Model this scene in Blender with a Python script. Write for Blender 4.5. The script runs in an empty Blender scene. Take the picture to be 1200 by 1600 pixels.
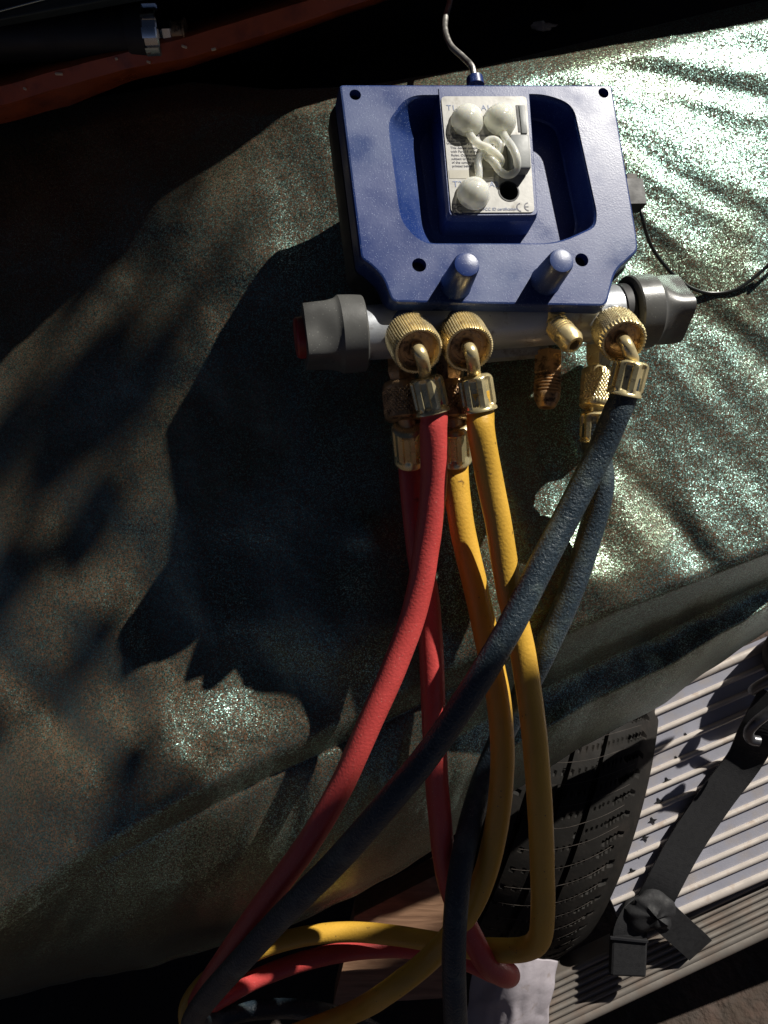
import bpy, bmesh, math, random
import numpy as np
from mathutils import Vector, Matrix, noise
R = math.radians
rnd = random.Random(7)
scene = bpy.context.scene
C = bpy.data.collections.new('scene_objects'); scene.collection.children.link(C)

# ------------------------------------------------------------------ camera, sky, sun, exposure
# "surface frame": x to the right, y up the draped surface, z away from it (towards the camera).
SLOPE = R(40)                      # the draped surface leans back 50 degrees from upright
M = Matrix.Translation((0, 0, .80)) @ Matrix.Rotation(SLOPE, 4, 'X')
D = .568; F = 1209.0               # camera height over the surface (m), focal length in photo pixels
cam = bpy.data.cameras.new('camera'); co = bpy.data.objects.new('camera', cam); C.objects.link(co)
cam.sensor_fit = 'VERTICAL'; cam.sensor_height = 36; cam.lens = 36*F/1600
cam.clip_start = .01; cam.clip_end = 200
co.matrix_world = M @ Matrix.Translation((0, 0, D))
scene.camera = co
S = Vector((.52, .75, .42)).normalized()         # direction to the sun, surface frame
Sw = (M.to_3x3() @ S).normalized()
sun = bpy.data.lights.new('sun', 'SUN'); sun.energy = 5.0; sun.angle = R(.6); sun.color = (1, .955, .87)
so = bpy.data.objects.new('sun', sun); C.objects.link(so)
so.rotation_euler = Sw.to_track_quat('Z', 'Y').to_euler()
so.location = (1, 1, 3)
w = bpy.data.worlds.new('World'); scene.world = w; w.use_nodes = True
nt = w.node_tree; sky = nt.nodes.new('ShaderNodeTexSky'); sky.sky_type = 'NISHITA'; sky.sun_disc = False
sky.sun_elevation = math.asin(Sw.z); sky.sun_rotation = math.atan2(Sw.x, Sw.y)
sky.air_density = .06; sky.dust_density = .25; sky.ozone_density = 0
nt.links.new(sky.outputs[0], nt.nodes['Background'].inputs[0]); nt.nodes['Background'].inputs[1].default_value = .060
scene.view_settings.view_transform = 'Standard'; scene.view_settings.look = 'None'
scene.view_settings.exposure = .45; scene.view_settings.gamma = 1
scene.cycles.max_bounces = 8; scene.cycles.sample_clamp_indirect = 4

# ------------------------------------------------------------------ frames
def P(px, py, h=0.):               # surface-frame point seen at photo pixel (px, py), at height h
    k = (D-h)/F
    return Vector(((px-600)*k, -(py-800)*k, h))
CAMP = Vector((0, 0, D))
dN = Vector((.146, .1556, .977)).normalized()
dU = Vector((.984, .0789, -.1596)); dU = (dU - dN*dU.dot(dN)).normalized()
dV = dN.cross(dU)
dO = P(745, 310, .088)
def G(x, y, z=0.):                 # gauge frame -> surface frame
    return dO + dU*x + dV*y + dN*z
def Gxy(px, py, z=0.):             # gauge-frame x, y seen at a photo pixel on the plane z
    r = Vector(((px-600)/F, -(py-800)/F, -1.))
    t = ((dO + dN*z - CAMP).dot(dN))/r.dot(dN)
    p = CAMP + r*t - dO
    return p.dot(dU), p.dot(dV)
def GP(px, py, z=0.):
    x, y = Gxy(px, py, z); return G(x, y, z)

# ------------------------------------------------------------------ materials
def rgb(c): return (c[0], c[1], c[2], 1)
def mat(name, base, rough=.5, metal=0., var=.15, vscale=60., bump=0., bscale=400., bdist=.0004, dirt=None, dscale=25., dthr=.55, dsharp=.1,
        spec=.5, coat=0., trans=0., sss=0., rvar=.1, specks=None, spscale=500., spthr=.08):
    m = bpy.data.materials.new(name); m.use_nodes = True
    n = m.node_tree.nodes; l = m.node_tree.links; b = n['Principled BSDF']
    tc = n.new('ShaderNodeTexCoord')
    b.inputs['Metallic'].default_value = metal
    b.inputs['Specular IOR Level'].default_value = spec
    b.inputs['Coat Weight'].default_value = coat
    b.inputs['Transmission Weight'].default_value = trans
    if sss:
        b.inputs['Subsurface Weight'].default_value = sss; b.inputs['Subsurface Scale'].default_value = .006
    nz = n.new('ShaderNodeTexNoise'); nz.inputs['Scale'].default_value = vscale; nz.inputs['Detail'].default_value = 6
    l.new(tc.outputs['Object'], nz.inputs['Vector'])
    mx = n.new('ShaderNodeMix'); mx.data_type = 'RGBA'
    mx.inputs[6].default_value = rgb([c*(1-var) for c in base]); mx.inputs[7].default_value = rgb([min(1, c*(1+var)) for c in base])
    l.new(nz.outputs['Fac'], mx.inputs[0]); out = mx.outputs[2]
    mr = n.new('ShaderNodeMapRange'); mr.inputs[1].default_value = .3; mr.inputs[2].default_value = .7
    mr.inputs[3].default_value = max(.02, rough-rvar); mr.inputs[4].default_value = min(1, rough+rvar)
    l.new(nz.outputs['Fac'], mr.inputs[0]); l.new(mr.outputs[0], b.inputs['Roughness'])
    if dirt:
        dn = n.new('ShaderNodeTexNoise'); dn.inputs['Scale'].default_value = dscale; dn.inputs['Detail'].default_value = 9; dn.inputs['Roughness'].default_value = .65
        l.new(tc.outputs['Object'], dn.inputs['Vector'])
        dm = n.new('ShaderNodeMapRange'); dm.inputs[1].default_value = dthr; dm.inputs[2].default_value = dthr+dsharp
        l.new(dn.outputs['Fac'], dm.inputs[0])
        m2 = n.new('ShaderNodeMix'); m2.data_type = 'RGBA'; l.new(dm.outputs[0], m2.inputs[0]); l.new(out, m2.inputs[6]); m2.inputs[7].default_value = rgb(dirt); out = m2.outputs[2]
    if specks:
        v = n.new('ShaderNodeTexVoronoi'); v.inputs['Scale'].default_value = spscale; l.new(tc.outputs['Object'], v.inputs['Vector'])
        # only some cells carry a speck
        sep = n.new('ShaderNodeSeparateColor'); l.new(v.outputs['Color'], sep.inputs[0])
        gt = n.new('ShaderNodeMath'); gt.operation = 'GREATER_THAN'; gt.inputs[1].default_value = 1-spthr*4; l.new(sep.outputs[0], gt.inputs[0])
        lt = n.new('ShaderNodeMath'); lt.operation = 'LESS_THAN'; lt.inputs[1].default_value = .28; l.new(v.outputs['Distance'], lt.inputs[0])
        mu = n.new('ShaderNodeMath'); mu.operation = 'MULTIPLY'; l.new(gt.outputs[0], mu.inputs[0]); l.new(lt.outputs[0], mu.inputs[1])
        m3 = n.new('ShaderNodeMix'); m3.data_type = 'RGBA'; l.new(mu.outputs[0], m3.inputs[0]); l.new(out, m3.inputs[6]); m3.inputs[7].default_value = rgb(specks); out = m3.outputs[2]
    l.new(out, b.inputs['Base Color'])
    if bump:
        bn = n.new('ShaderNodeTexNoise'); bn.inputs['Scale'].default_value = bscale; bn.inputs['Detail'].default_value = 5
        l.new(tc.outputs['Object'], bn.inputs['Vector'])
        bp = n.new('ShaderNodeBump'); bp.inputs['Strength'].default_value = bump; bp.inputs['Distance'].default_value = bdist
        l.new(bn.outputs['Fac'], bp.inputs['Height']); l.new(bp.outputs[0], b.inputs['Normal'])
    return m

def cloth_mat():
    m = bpy.data.materials.new('glitter_velvet'); m.use_nodes = True
    n = m.node_tree.nodes; l = m.node_tree.links; b = n['Principled BSDF']
    tc = n.new('ShaderNodeTexCoord')
    v = n.new('ShaderNodeTexVoronoi'); v.inputs['Scale'].default_value = 1600
    wob = n.new('ShaderNodeTexNoise'); wob.inputs['Scale'].default_value = 700; l.new(tc.outputs['Object'], wob.inputs['Vector'])
    va = n.new('ShaderNodeVectorMath'); va.operation = 'SCALE'; va.inputs['Scale'].default_value = .0012; l.new(wob.outputs['Color'], va.inputs[0])
    vb = n.new('ShaderNodeVectorMath'); vb.operation = 'ADD'; l.new(tc.outputs['Object'], vb.inputs[0]); l.new(va.outputs[0], vb.inputs[1])
    l.new(vb.outputs[0], v.inputs['Vector'])
    sep = n.new('ShaderNodeSeparateColor'); l.new(v.outputs['Color'], sep.inputs[0])
    # pile colour: near black green yarn mixed with pale glittering fibres
    pw = n.new('ShaderNodeMath'); pw.operation = 'POWER'; pw.inputs[1].default_value = 1.7; l.new(sep.outputs[0], pw.inputs[0])
    ramp = n.new('ShaderNodeValToRGB'); l.new(pw.outputs[0], ramp.inputs[0])
    e = ramp.color_ramp.elements
    e[0].position = 0; e[0].color = (.125, .16, .14, 1); e[1].position = 1; e[1].color = (.47, .66, .59, 1)
    x = e.new(.35); x.color = (.205, .315, .275, 1)
    # fibre hue drifts a little per thread
    hs = n.new('ShaderNodeHueSaturation'); mr = n.new('ShaderNodeMapRange'); l.new(sep.outputs[1], mr.inputs[0]); mr.inputs[3].default_value = .46; mr.inputs[4].default_value = .54
    l.new(mr.outputs[0], hs.inputs['Hue']); hs.inputs['Saturation'].default_value = 1.25; l.new(ramp.outputs[0], hs.inputs['Color'])
    # broad worn nap variation
    nz = n.new('ShaderNodeTexNoise'); nz.inputs['Scale'].default_value = 14; nz.inputs['Detail'].default_value = 5; l.new(tc.outputs['Object'], nz.inputs['Vector'])
    mv = n.new('ShaderNodeMapRange'); mv.inputs[1].default_value = .3; mv.inputs[2].default_value = .7; mv.inputs[3].default_value = .80; mv.inputs[4].default_value = 1.08; l.new(nz.outputs['Fac'], mv.inputs[0])
    l.new(mv.outputs[0], hs.inputs['Value'])
    nz2 = n.new('ShaderNodeTexNoise'); nz2.inputs['Scale'].default_value = 9; nz2.inputs['Detail'].default_value = 3; l.new(tc.outputs['Object'], nz2.inputs['Vector'])
    m4 = n.new('ShaderNodeMix'); m4.data_type = 'RGBA'; m4.blend_type = 'MULTIPLY'; m4.inputs[7].default_value = (1.0, .86, .72, 1)
    mw = n.new('ShaderNodeMapRange'); mw.inputs[1].default_value = .48; mw.inputs[2].default_value = .62; l.new(nz2.outputs['Fac'], mw.inputs[0])
    l.new(mw.outputs[0], m4.inputs[0]); l.new(hs.outputs[0], m4.inputs[6])
    # a good part of the threads are dull brown yarn, the rest metallic silver-green
    gt = n.new('ShaderNodeMath'); gt.operation = 'GREATER_THAN'; gt.inputs[1].default_value = .44; l.new(sep.outputs[2], gt.inputs[0])
    m5 = n.new('ShaderNodeMix'); m5.data_type = 'RGBA'; l.new(gt.outputs[0], m5.inputs[0]); m5.inputs[6].default_value = (.095, .055, .032, 1); l.new(m4.outputs[2], m5.inputs[7])
    l.new(m5.outputs[2], b.inputs['Base Color'])
    mm = n.new('ShaderNodeMath'); mm.operation = 'MULTIPLY'; mm.inputs[1].default_value = .95; l.new(gt.outputs[0], mm.inputs[0]); l.new(mm.outputs[0], b.inputs['Metallic'])
    b.inputs['Roughness'].default_value = .37; b.inputs['Metallic'].default_value = .85
    b.inputs['Sheen Weight'].default_value = .1; b.inputs['Sheen Roughness'].default_value = .4; b.inputs['Sheen Tint'].default_value = (.8, .9, .85, 1)
    # every thread faces its own way: random normals per cell give the glitter
    g = n.new('ShaderNodeNewGeometry')
    vs = n.new('ShaderNodeVectorMath'); vs.operation = 'SUBTRACT'; vs.inputs[1].default_value = (.5, .5, .5); l.new(v.outputs['Color'], vs.inputs[0])
    vm = n.new('ShaderNodeVectorMath'); vm.operation = 'SCALE'; vm.inputs['Scale'].default_value = .36; l.new(vs.outputs[0], vm.inputs[0])
    bp = n.new('ShaderNodeBump'); bp.inputs['Strength'].default_value = .5; bp.inputs['Distance'].default_value = .0008
    bn = n.new('ShaderNodeTexNoise'); bn.inputs['Scale'].default_value = 260; bn.inputs['Detail'].default_value = 6; l.new(tc.outputs['Object'], bn.inputs['Vector']); l.new(bn.outputs['Fac'], bp.inputs['Height'])
    ad = n.new('ShaderNodeVectorMath'); ad.operation = 'ADD'; l.new(bp.outputs[0], ad.inputs[0]); l.new(vm.outputs[0], ad.inputs[1])
    no = n.new('ShaderNodeVectorMath'); no.operation = 'NORMALIZE'; l.new(ad.outputs[0], no.inputs[0]); l.new(no.outputs[0], b.inputs['Normal'])
    return m

def silicone_mat():
    m = mat('milky_silicone', (.90, .93, .88), .14, var=.03, spec=.7, rvar=.04)
    n = m.node_tree.nodes; l = m.node_tree.links; b = n['Principled BSDF']
    b.inputs['Subsurface Weight'].default_value = .9; b.inputs['Subsurface Radius'].default_value = (1, .9, .75); b.inputs['Subsurface Scale'].default_value = .004
    tr = n.new('ShaderNodeBsdfTransparent'); tr.inputs[0].default_value = (.97, .96, .90, 1)
    tl = n.new('ShaderNodeBsdfTranslucent'); tl.inputs[0].default_value = (.95, .92, .78, 1)
    lw = n.new('ShaderNodeLayerWeight'); lw.inputs[0].default_value = .35
    mr = n.new('ShaderNodeMapRange'); mr.inputs[3].default_value = .55; mr.inputs[4].default_value = .94; l.new(lw.outputs['Facing'], mr.inputs[0])
    m1 = n.new('ShaderNodeMixShader'); m1.inputs[0].default_value = .3; l.new(b.outputs[0], m1.inputs[1]); l.new(tl.outputs[0], m1.inputs[2])
    m2 = n.new('ShaderNodeMixShader'); l.new(mr.outputs[0], m2.inputs[0]); l.new(tr.outputs[0], m2.inputs[1]); l.new(m1.outputs[0], m2.inputs[2])
    l.new(m2.outputs[0], n['Material Output'].inputs[0]); return m
def wood_mat(name, c1, c2, axis, rough=.6, scale=60):
    m = bpy.data.materials.new(name); m.use_nodes = True
    n = m.node_tree.nodes; l = m.node_tree.links; b = n['Principled BSDF']
    tc = n.new('ShaderNodeTexCoord'); mp = n.new('ShaderNodeMapping'); mp.inputs['Rotation'].default_value = (0, 0, -axis); mp.inputs['Scale'].default_value = (.12, 1, 1)
    l.new(tc.outputs['Object'], mp.inputs[0])
    nz = n.new('ShaderNodeTexNoise'); nz.inputs['Scale'].default_value = scale*2.2; nz.inputs['Detail'].default_value = 7; nz.inputs['Distortion'].default_value = 1.2; l.new(mp.outputs[0], nz.inputs['Vector'])
    r = n.new('ShaderNodeValToRGB'); r.color_ramp.elements[0].position = .35; r.color_ramp.elements[1].position = .65
    r.color_ramp.elements[0].color = rgb(c1); r.color_ramp.elements[1].color = rgb(c2); l.new(nz.outputs['Fac'], r.inputs[0]); l.new(r.outputs[0], b.inputs['Base Color'])
    bp = n.new('ShaderNodeBump'); bp.inputs['Strength'].default_value = .6; bp.inputs['Distance'].default_value = .001; l.new(nz.outputs['Fac'], bp.inputs['Height']); l.new(bp.outputs[0], b.inputs['Normal'])
    b.inputs['Roughness'].default_value = rough
    return m

MT = {
 'cloth': cloth_mat(),
 'blue': mat('blue_plastic', (.011, .030, .135), .36, var=.18, vscale=35, bump=.25, bscale=900, bdist=.0002, dirt=(.052, .080, .185), dscale=13, dthr=.47, dsharp=.24, specks=(.22, .27, .42), spscale=1500, spthr=.04, rvar=.12),
 'blackrub': mat('black_rubber', (.012, .012, .014), .55, bump=.2),
 'label': mat('label_foil', (.27, .265, .25), .42, metal=.15, var=.08, vscale=120, bump=.1, dirt=(.18, .165, .14), dscale=60, dthr=.6),
 'paleprint': mat('pale_label_field', (.33, .31, .25), .5, var=.06),
 'ink': mat('dark_ink', (.07, .07, .10), .5, var=.1),
 'inkblue': mat('blue_ink', (.13, .17, .30), .5, var=.1),
 'greyslide': mat('grey_plastic', (.17, .18, .18), .5, var=.12, bump=.15, bscale=700),
 'silicone': silicone_mat(),
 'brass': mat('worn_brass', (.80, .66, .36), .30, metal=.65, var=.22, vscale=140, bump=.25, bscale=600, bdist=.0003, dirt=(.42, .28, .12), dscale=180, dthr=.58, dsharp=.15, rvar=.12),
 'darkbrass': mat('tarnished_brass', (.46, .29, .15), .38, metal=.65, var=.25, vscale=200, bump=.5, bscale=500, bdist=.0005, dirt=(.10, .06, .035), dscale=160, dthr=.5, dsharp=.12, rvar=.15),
 'crimp': mat('crimped_brass_sleeve', (.80, .68, .38), .27, metal=.72, var=.2, vscale=120, bump=.2, bscale=400, dirt=(.36, .27, .15), dscale=150, dthr=.60, rvar=.1),
 'alu': mat('anodised_pipe', (.42, .44, .47), .36, metal=.5, var=.12, vscale=90, bump=.12, bscale=800, dirt=(.22, .19, .18), dscale=70, dthr=.58, specks=(.6, .6, .6), spscale=1300, spthr=.02),
 'steel': mat('bright_steel', (.62, .64, .65), .22, metal=1, var=.12, bump=.1, dirt=(.25, .2, .17), dscale=200, dthr=.62),
 'wire': mat('galvanised_wire', (.60, .58, .55), .35, metal=.9, var=.25, vscale=200, bump=.3, bscale=500),
 'knob': mat('grey_knob_plastic', (.085, .085, .082), .34, var=.18, vscale=60, bump=.2, bscale=900, bdist=.0002, specks=(.3, .3, .27), spscale=1500, spthr=.01),
 'redcap': mat('red_plastic', (.30, .02, .02), .4),
 'redhose': mat('red_rubber_hose', (.54, .065, .060), .42, var=.2, vscale=40, bump=.5, bscale=520, bdist=.0006, dirt=(.16, .03, .03), dscale=55, dthr=.65, dsharp=.08, specks=(.55, .25, .2), spscale=1100, spthr=.012),
 'yelhose': mat('yellow_rubber_hose', (.60, .345, .045), .42, var=.18, vscale=40, bump=.5, bscale=520, bdist=.0006, dirt=(.14, .07, .02), dscale=62, dthr=.665, dsharp=.05, specks=(.25, .14, .04), spscale=500, spthr=.006),
 'bluhose': mat('dark_blue_rubber_hose', (.022, .036, .050), .42, var=.25, vscale=40, bump=.9, bscale=520, bdist=.0012, dirt=(.075, .10, .10), dscale=45, dthr=.5, dsharp=.2, specks=(.16, .17, .15), spscale=1300, spthr=.03),
 'tyre': mat('dusty_tyre_rubber', (.010, .009, .008), .75, spec=.2, var=.3, vscale=70, bump=.5, bscale=300, dirt=(.022, .018, .015), dscale=30, dthr=.5, dsharp=.25),
 'tyreline': mat('dusty_tread_edge', (.055, .045, .038), .7, var=.4, vscale=90),
 'plank': mat('weathered_aluminium', (.37, .37, .43), .45, metal=.2, var=.12, vscale=30, bump=.25, bscale=300, dirt=(.42, .36, .31), dscale=22, dthr=.5, dsharp=.3),
 'plank2': mat('dirty_aluminium', (.20, .18, .16), .5, metal=.35, var=.2, vscale=30, bump=.3, bscale=300, dirt=(.20, .15, .12), dscale=35, dthr=.45, dsharp=.3),
 'ribglint': mat('rib_sun_highlight', (.62, .56, .51), .36, metal=.3, var=.15, vscale=40, bump=.2, bscale=300, dirt=(.5, .42, .36), dscale=40, dthr=.55),  # warm sun highlight along the ribs, painted as a paler colour
 'shadeleaf': mat('green_shade_leaf', (.05, .09, .025), .5, var=.3),
 'strap': mat('black_webbing', (.006, .006, .0075), .75, var=.3, vscale=200, bump=.5, bscale=900, bdist=.0005),
 'hook': mat('zinc_hook', (.14, .14, .15), .4, metal=.8, var=.3, vscale=120, bump=.4),
 'redpaint': mat('rust_red_paint', (.46, .085, .020), .35, coat=.4, var=.3, vscale=30, bump=.5, bscale=120, bdist=.0008, dirt=(.16, .03, .012), dscale=25, dthr=.5, dsharp=.2),
 'deck': mat('black_painted_deck', (.012, .010, .009), .6, var=.4, vscale=20, bump=.4, bscale=90, dirt=(.035, .018, .012), dscale=18, dthr=.52, dsharp=.2),
 'darkbar': mat('dark_grey_steel', (.045, .055, .055), .45, metal=.3, var=.2, bump=.2),
 'ground': mat('brown_soil', (.030, .020, .014), .9, var=.5, vscale=25, bump=1, bscale=60, bdist=.01, dirt=(.06, .032, .022), dscale=7, dthr=.5, dsharp=.15),
 'paper': mat('crumpled_plastic_sheet', (.34, .31, .34), .55, var=.15, vscale=40, bump=.5, bscale=120, bdist=.001, dirt=(.28, .24, .24), dscale=50, dthr=.58),
 'leaf': mat('dry_leaf', (.92, .66, .46), .6, var=.2, vscale=200),
 'wood': wood_mat('rough_sawn_wood', (.15, .08, .047), (.26, .15, .09), R(25)),
 'thread': mat('black_cable', (.02, .022, .022), .3, var=.1),
}

# ------------------------------------------------------------------ object helpers
ORG = {}
def setp(o, label=None, cat=None, group=None, kind=None):
    if label: o['label'] = label
    if cat: o['category'] = cat
    if group: o['group'] = group
    if kind: o['kind'] = kind
    return o
def thing(name, label, cat, origin, group=None):
    o = bpy.data.objects.new(name, None); C.objects.link(o); o.empty_display_size = .01
    o.matrix_world = M @ Matrix.Translation(origin); ORG[o.name] = Vector(origin)
    return setp(o, label, cat, group)
def finish(me, smooth, angle):
    if smooth:
        me.shade_smooth()
        if angle: me.set_sharp_from_angle(angle=R(angle))
def flatten_big(me, area):
    for p in me.polygons:
        if p.area > area: p.use_smooth = False
def build(name, vf, m, parent=None, smooth=True, angle=35, origin=None):
    """link one mesh; vf = (verts, faces) in the surface frame"""
    verts, faces = vf
    org = ORG[parent.name] if parent else (Vector(origin) if origin is not None else sum((Vector(v) for v in verts), Vector())/len(verts))
    me = bpy.data.meshes.new(name)
    me.from_pydata([tuple(Vector(v)-org) for v in verts], [], faces); me.update(); finish(me, smooth, angle)
    me.materials.append(MT[m] if isinstance(m, str) else m)
    o = bpy.data.objects.new(name, me); C.objects.link(o)
    if parent: o.parent = parent
    else: o.matrix_world = M @ Matrix.Translation(org)
    ORG[o.name] = org
    return o
def join(*parts):
    V, Fc = [], []
    for v, f in parts:
        k = len(V); V += list(v); Fc += [tuple(i+k for i in q) for q in f]
    return V, Fc
def spline(pts, n=10):
    pts = [Vector(p) for p in pts]; out = []
    Q = [pts[0]*2-pts[1]] + pts + [pts[-1]*2-pts[-2]]
    for i in range(1, len(Q)-2):
        p0, p1, p2, p3 = Q[i-1:i+3]
        # centripetal Catmull-Rom
        t0 = 0; t1 = t0+max(1e-6, (p1-p0).length)**.5; t2 = t1+max(1e-6, (p2-p1).length)**.5; t3 = t2+max(1e-6, (p3-p2).length)**.5
        for k in range(n):
            t = t1+(t2-t1)*k/n
            A1 = p0*((t1-t)/(t1-t0))+p1*((t-t0)/(t1-t0)); A2 = p1*((t2-t)/(t2-t1))+p2*((t-t1)/(t2-t1)); A3 = p2*((t3-t)/(t3-t2))+p3*((t-t2)/(t3-t2))
            B1 = A1*((t2-t)/(t2-t0))+A2*((t-t0)/(t2-t0)); B2 = A2*((t3-t)/(t3-t1))+A3*((t-t1)/(t3-t1))
            out.append(B1*((t2-t)/(t2-t1))+B2*((t-t1)/(t2-t1)))
    out.append(pts[-1]); return out
def tube(path, rad, seg=20, cap=True, wob=0., flat=None, relax=0):
    path = [Vector(p) for p in path]
    for _ in range(relax):
        path = [path[0]] + [(path[i-1]+path[i]*2+path[i+1])/4 for i in range(1, len(path)-1)] + [path[-1]]
    V, Fc = [], []; n = len(path)
    t = (path[1]-path[0]).normalized(); a = t.orthogonal().normalized()
    if flat is not None: a = (flat - t*flat.dot(t)).normalized()
    for i, p in enumerate(path):
        t2 = (path[min(i+1, n-1)]-path[max(i-1, 0)]).normalized()
        if flat is not None: a = (flat - t2*flat.dot(t2)).normalized()
        else: a = (a - t2*a.dot(t2)).normalized()
        b = t2.cross(a); r = rad(i/(n-1)) if callable(rad) else rad
        for k in range(seg):
            th = 2*math.pi*k/seg; rr = r
            d = a*math.cos(th)+b*math.sin(th)
            if wob: rr = r*(1+wob*noise.noise((p+d*r)*55))
            V.append(p+d*rr)
    for i in range(n-1):
        for k in range(seg):
            k2 = (k+1) % seg; Fc.append((i*seg+k, i*seg+k2, (i+1)*seg+k2, (i+1)*seg+k))
    if cap:
        Fc.append(tuple(range(seg-1, -1, -1))); Fc.append(tuple(range((n-1)*seg, n*seg)))
    return V, Fc
def strip(path, side, wdt, th):
    """flat band with thickness along a path; side = width direction(s)"""
    V, Fc = [], []; n = len(path)
    for i, p in enumerate(path):
        t = (path[min(i+1, n-1)]-path[max(i-1, 0)]).normalized(); s = side[i] if isinstance(side, list) else side
        s = (s-t*s.dot(t)).normalized(); nn = t.cross(s)
        for a, b in ((-1, -1), (1, -1), (1, 1), (-1, 1)): V.append(p+s*a*wdt/2+nn*b*th/2)
    for i in range(n-1):
        for k in range(4): Fc.append((i*4+k, i*4+(k+1) % 4, (i+1)*4+(k+1) % 4, (i+1)*4+k))
    Fc += [(3, 2, 1, 0), tuple(range((n-1)*4, n*4))]
    return V, Fc
def lathe(o, ax, prof, seg=48, mod=None, xd=None, cap=True):
    """prof = [(distance along axis, radius)], mod(theta, s, r) -> r"""
    ax = ax.normalized(); xd = (xd-ax*xd.dot(ax)).normalized() if xd is not None else ax.orthogonal().normalized(); yd = ax.cross(xd)
    V, Fc = [], []
    for s, r in prof:
        for k in range(seg):
            th = 2*math.pi*k/seg; rr = mod(th, s, r) if mod else r
            V.append(o+ax*s+(xd*math.cos(th)+yd*math.sin(th))*rr)
    n = len(prof)
    for i in range(n-1):
        for k in range(seg):
            k2 = (k+1) % seg; Fc.append((i*seg+k, i*seg+k2, (i+1)*seg+k2, (i+1)*seg+k))
    if cap:
        if prof[0][1] > 1e-6: Fc.append(tuple(range(seg-1, -1, -1)))
        if prof[-1][1] > 1e-6: Fc.append(tuple(range((n-1)*seg, n*seg)))
    return V, Fc
def loft(layers, cap=True):
    n = len(layers[0]); V = [p for L in layers for p in L]; Fc = []
    for i in range(len(layers)-1):
        for k in range(n):
            k2 = (k+1) % n; Fc.append((i*n+k, i*n+k2, (i+1)*n+k2, (i+1)*n+k))
    if cap: Fc.append(tuple(range(n-1, -1, -1))); Fc.append(tuple(range((len(layers)-1)*n, len(layers)*n)))
    return V, Fc
def rounded(poly, rads, seg=6):
    """2D polygon (counter-clockwise) with rounded corners -> list of 2D points"""
    out = []; n = len(poly)
    for i in range(n):
        p = Vector(poly[i]); a = Vector(poly[i-1]); b = Vector(poly[(i+1) % n]); r = rads[i] if isinstance(rads, (list, tuple)) else rads
        da = (a-p).normalized(); db = (b-p).normalized(); r = min(r, .45*(a-p).length, .45*(b-p).length)
        for k in range(seg+1):
            t = k/seg; out.append(tuple((p+da*r)*(1-t)**2+p*2*t*(1-t)+(p+db*r)*t*t))
    return out
def inset(poly, d):
    c = Vector((sum(p[0] for p in poly)/len(poly), sum(p[1] for p in poly)/len(poly))); n = len(poly); out = []
    for i in range(n):
        a = Vector(poly[i-1]); b = Vector(poly[(i+1) % n]); t = (b-a)
        if t.length < 1e-9: out.append(poly[i]); continue
        t.normalize(); nn = Vector((-t.y, t.x)); out.append((poly[i][0]+nn.x*d, poly[i][1]+nn.y*d))
    return out
def boolean(o, cutters, op='DIFFERENCE'):
    for c in cutters:
        md = o.modifiers.new('b', 'BOOLEAN'); md.operation = op; md.object = c; md.solver = 'EXACT'
    bpy.context.view_layer.update()
    dg = bpy.context.evaluated_depsgraph_get(); me = bpy.data.meshes.new_from_object(o.evaluated_get(dg))
    o.modifiers.clear(); o.data = me
    for c in cutters: bpy.data.objects.remove(c)
def bevel(o, wd, seg=3, ang=30):
    md = o.modifiers.new('v', 'BEVEL'); md.width = wd; md.segments = seg; md.limit_method = 'ANGLE'; md.angle_limit = R(ang); md.use_clamp_overlap = True
    dg = bpy.context.evaluated_depsgraph_get(); me = bpy.data.meshes.new_from_object(o.evaluated_get(dg)); o.modifiers.clear(); o.data = me
def boxvf(o, ex, ey, ez, sx, sy, sz):
    V = [o+ex*a*sx/2+ey*b*sy/2+ez*c*sz/2 for c in (-1, 1) for a, b in ((-1, -1), (1, -1), (1, 1), (-1, 1))]
    return V, [(3, 2, 1, 0), (4, 5, 6, 7), (0, 1, 5, 4), (1, 2, 6, 5), (2, 3, 7, 6), (3, 0, 4, 7)]
def sstep(a, b, x):
    t = min(1, max(0, (x-a)/(b-a))); return t*t*(3-2*t)
def lerpl(tab, x):
    if x <= tab[0][0]:
        (x0, y0), (x1, y1) = tab[0], tab[1]
    elif x >= tab[-1][0]:
        (x0, y0), (x1, y1) = tab[-2], tab[-1]
    else:
        for i in range(len(tab)-1):
            if tab[i][0] <= x <= tab[i+1][0]: (x0, y0), (x1, y1) = tab[i], tab[i+1]; break
    return y0+(y1-y0)*(x-x0)/(x1-x0)

# ------------------------------------------------------------------ ground and the trailer deck behind the cloth
Mi = M.inverted()
def Wp(x, y, z): return Mi @ Vector((x, y, z))
gv, gf = [], []
NG = 60
for j in range(NG+1):
    for i in range(NG+1):
        x = (i/NG-.5); y = (j/NG-.5); x = math.copysign(abs(x)**2.2, x)*200; y = math.copysign(abs(y)**2.2, y)*200
        z = .012*noise.noise(Vector((x*3, y*3, 0))) if abs(x)+abs(y) < 6 else 0
        gv.append(Wp(x, y, z))
for j in range(NG):
    for i in range(NG): k = j*(NG+1)+i; gf.append((k, k+1, k+NG+2, k+NG+1))
setp(build('ground', (gv, gf), 'ground', origin=Wp(0, 0, 0)), kind='structure')

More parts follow.
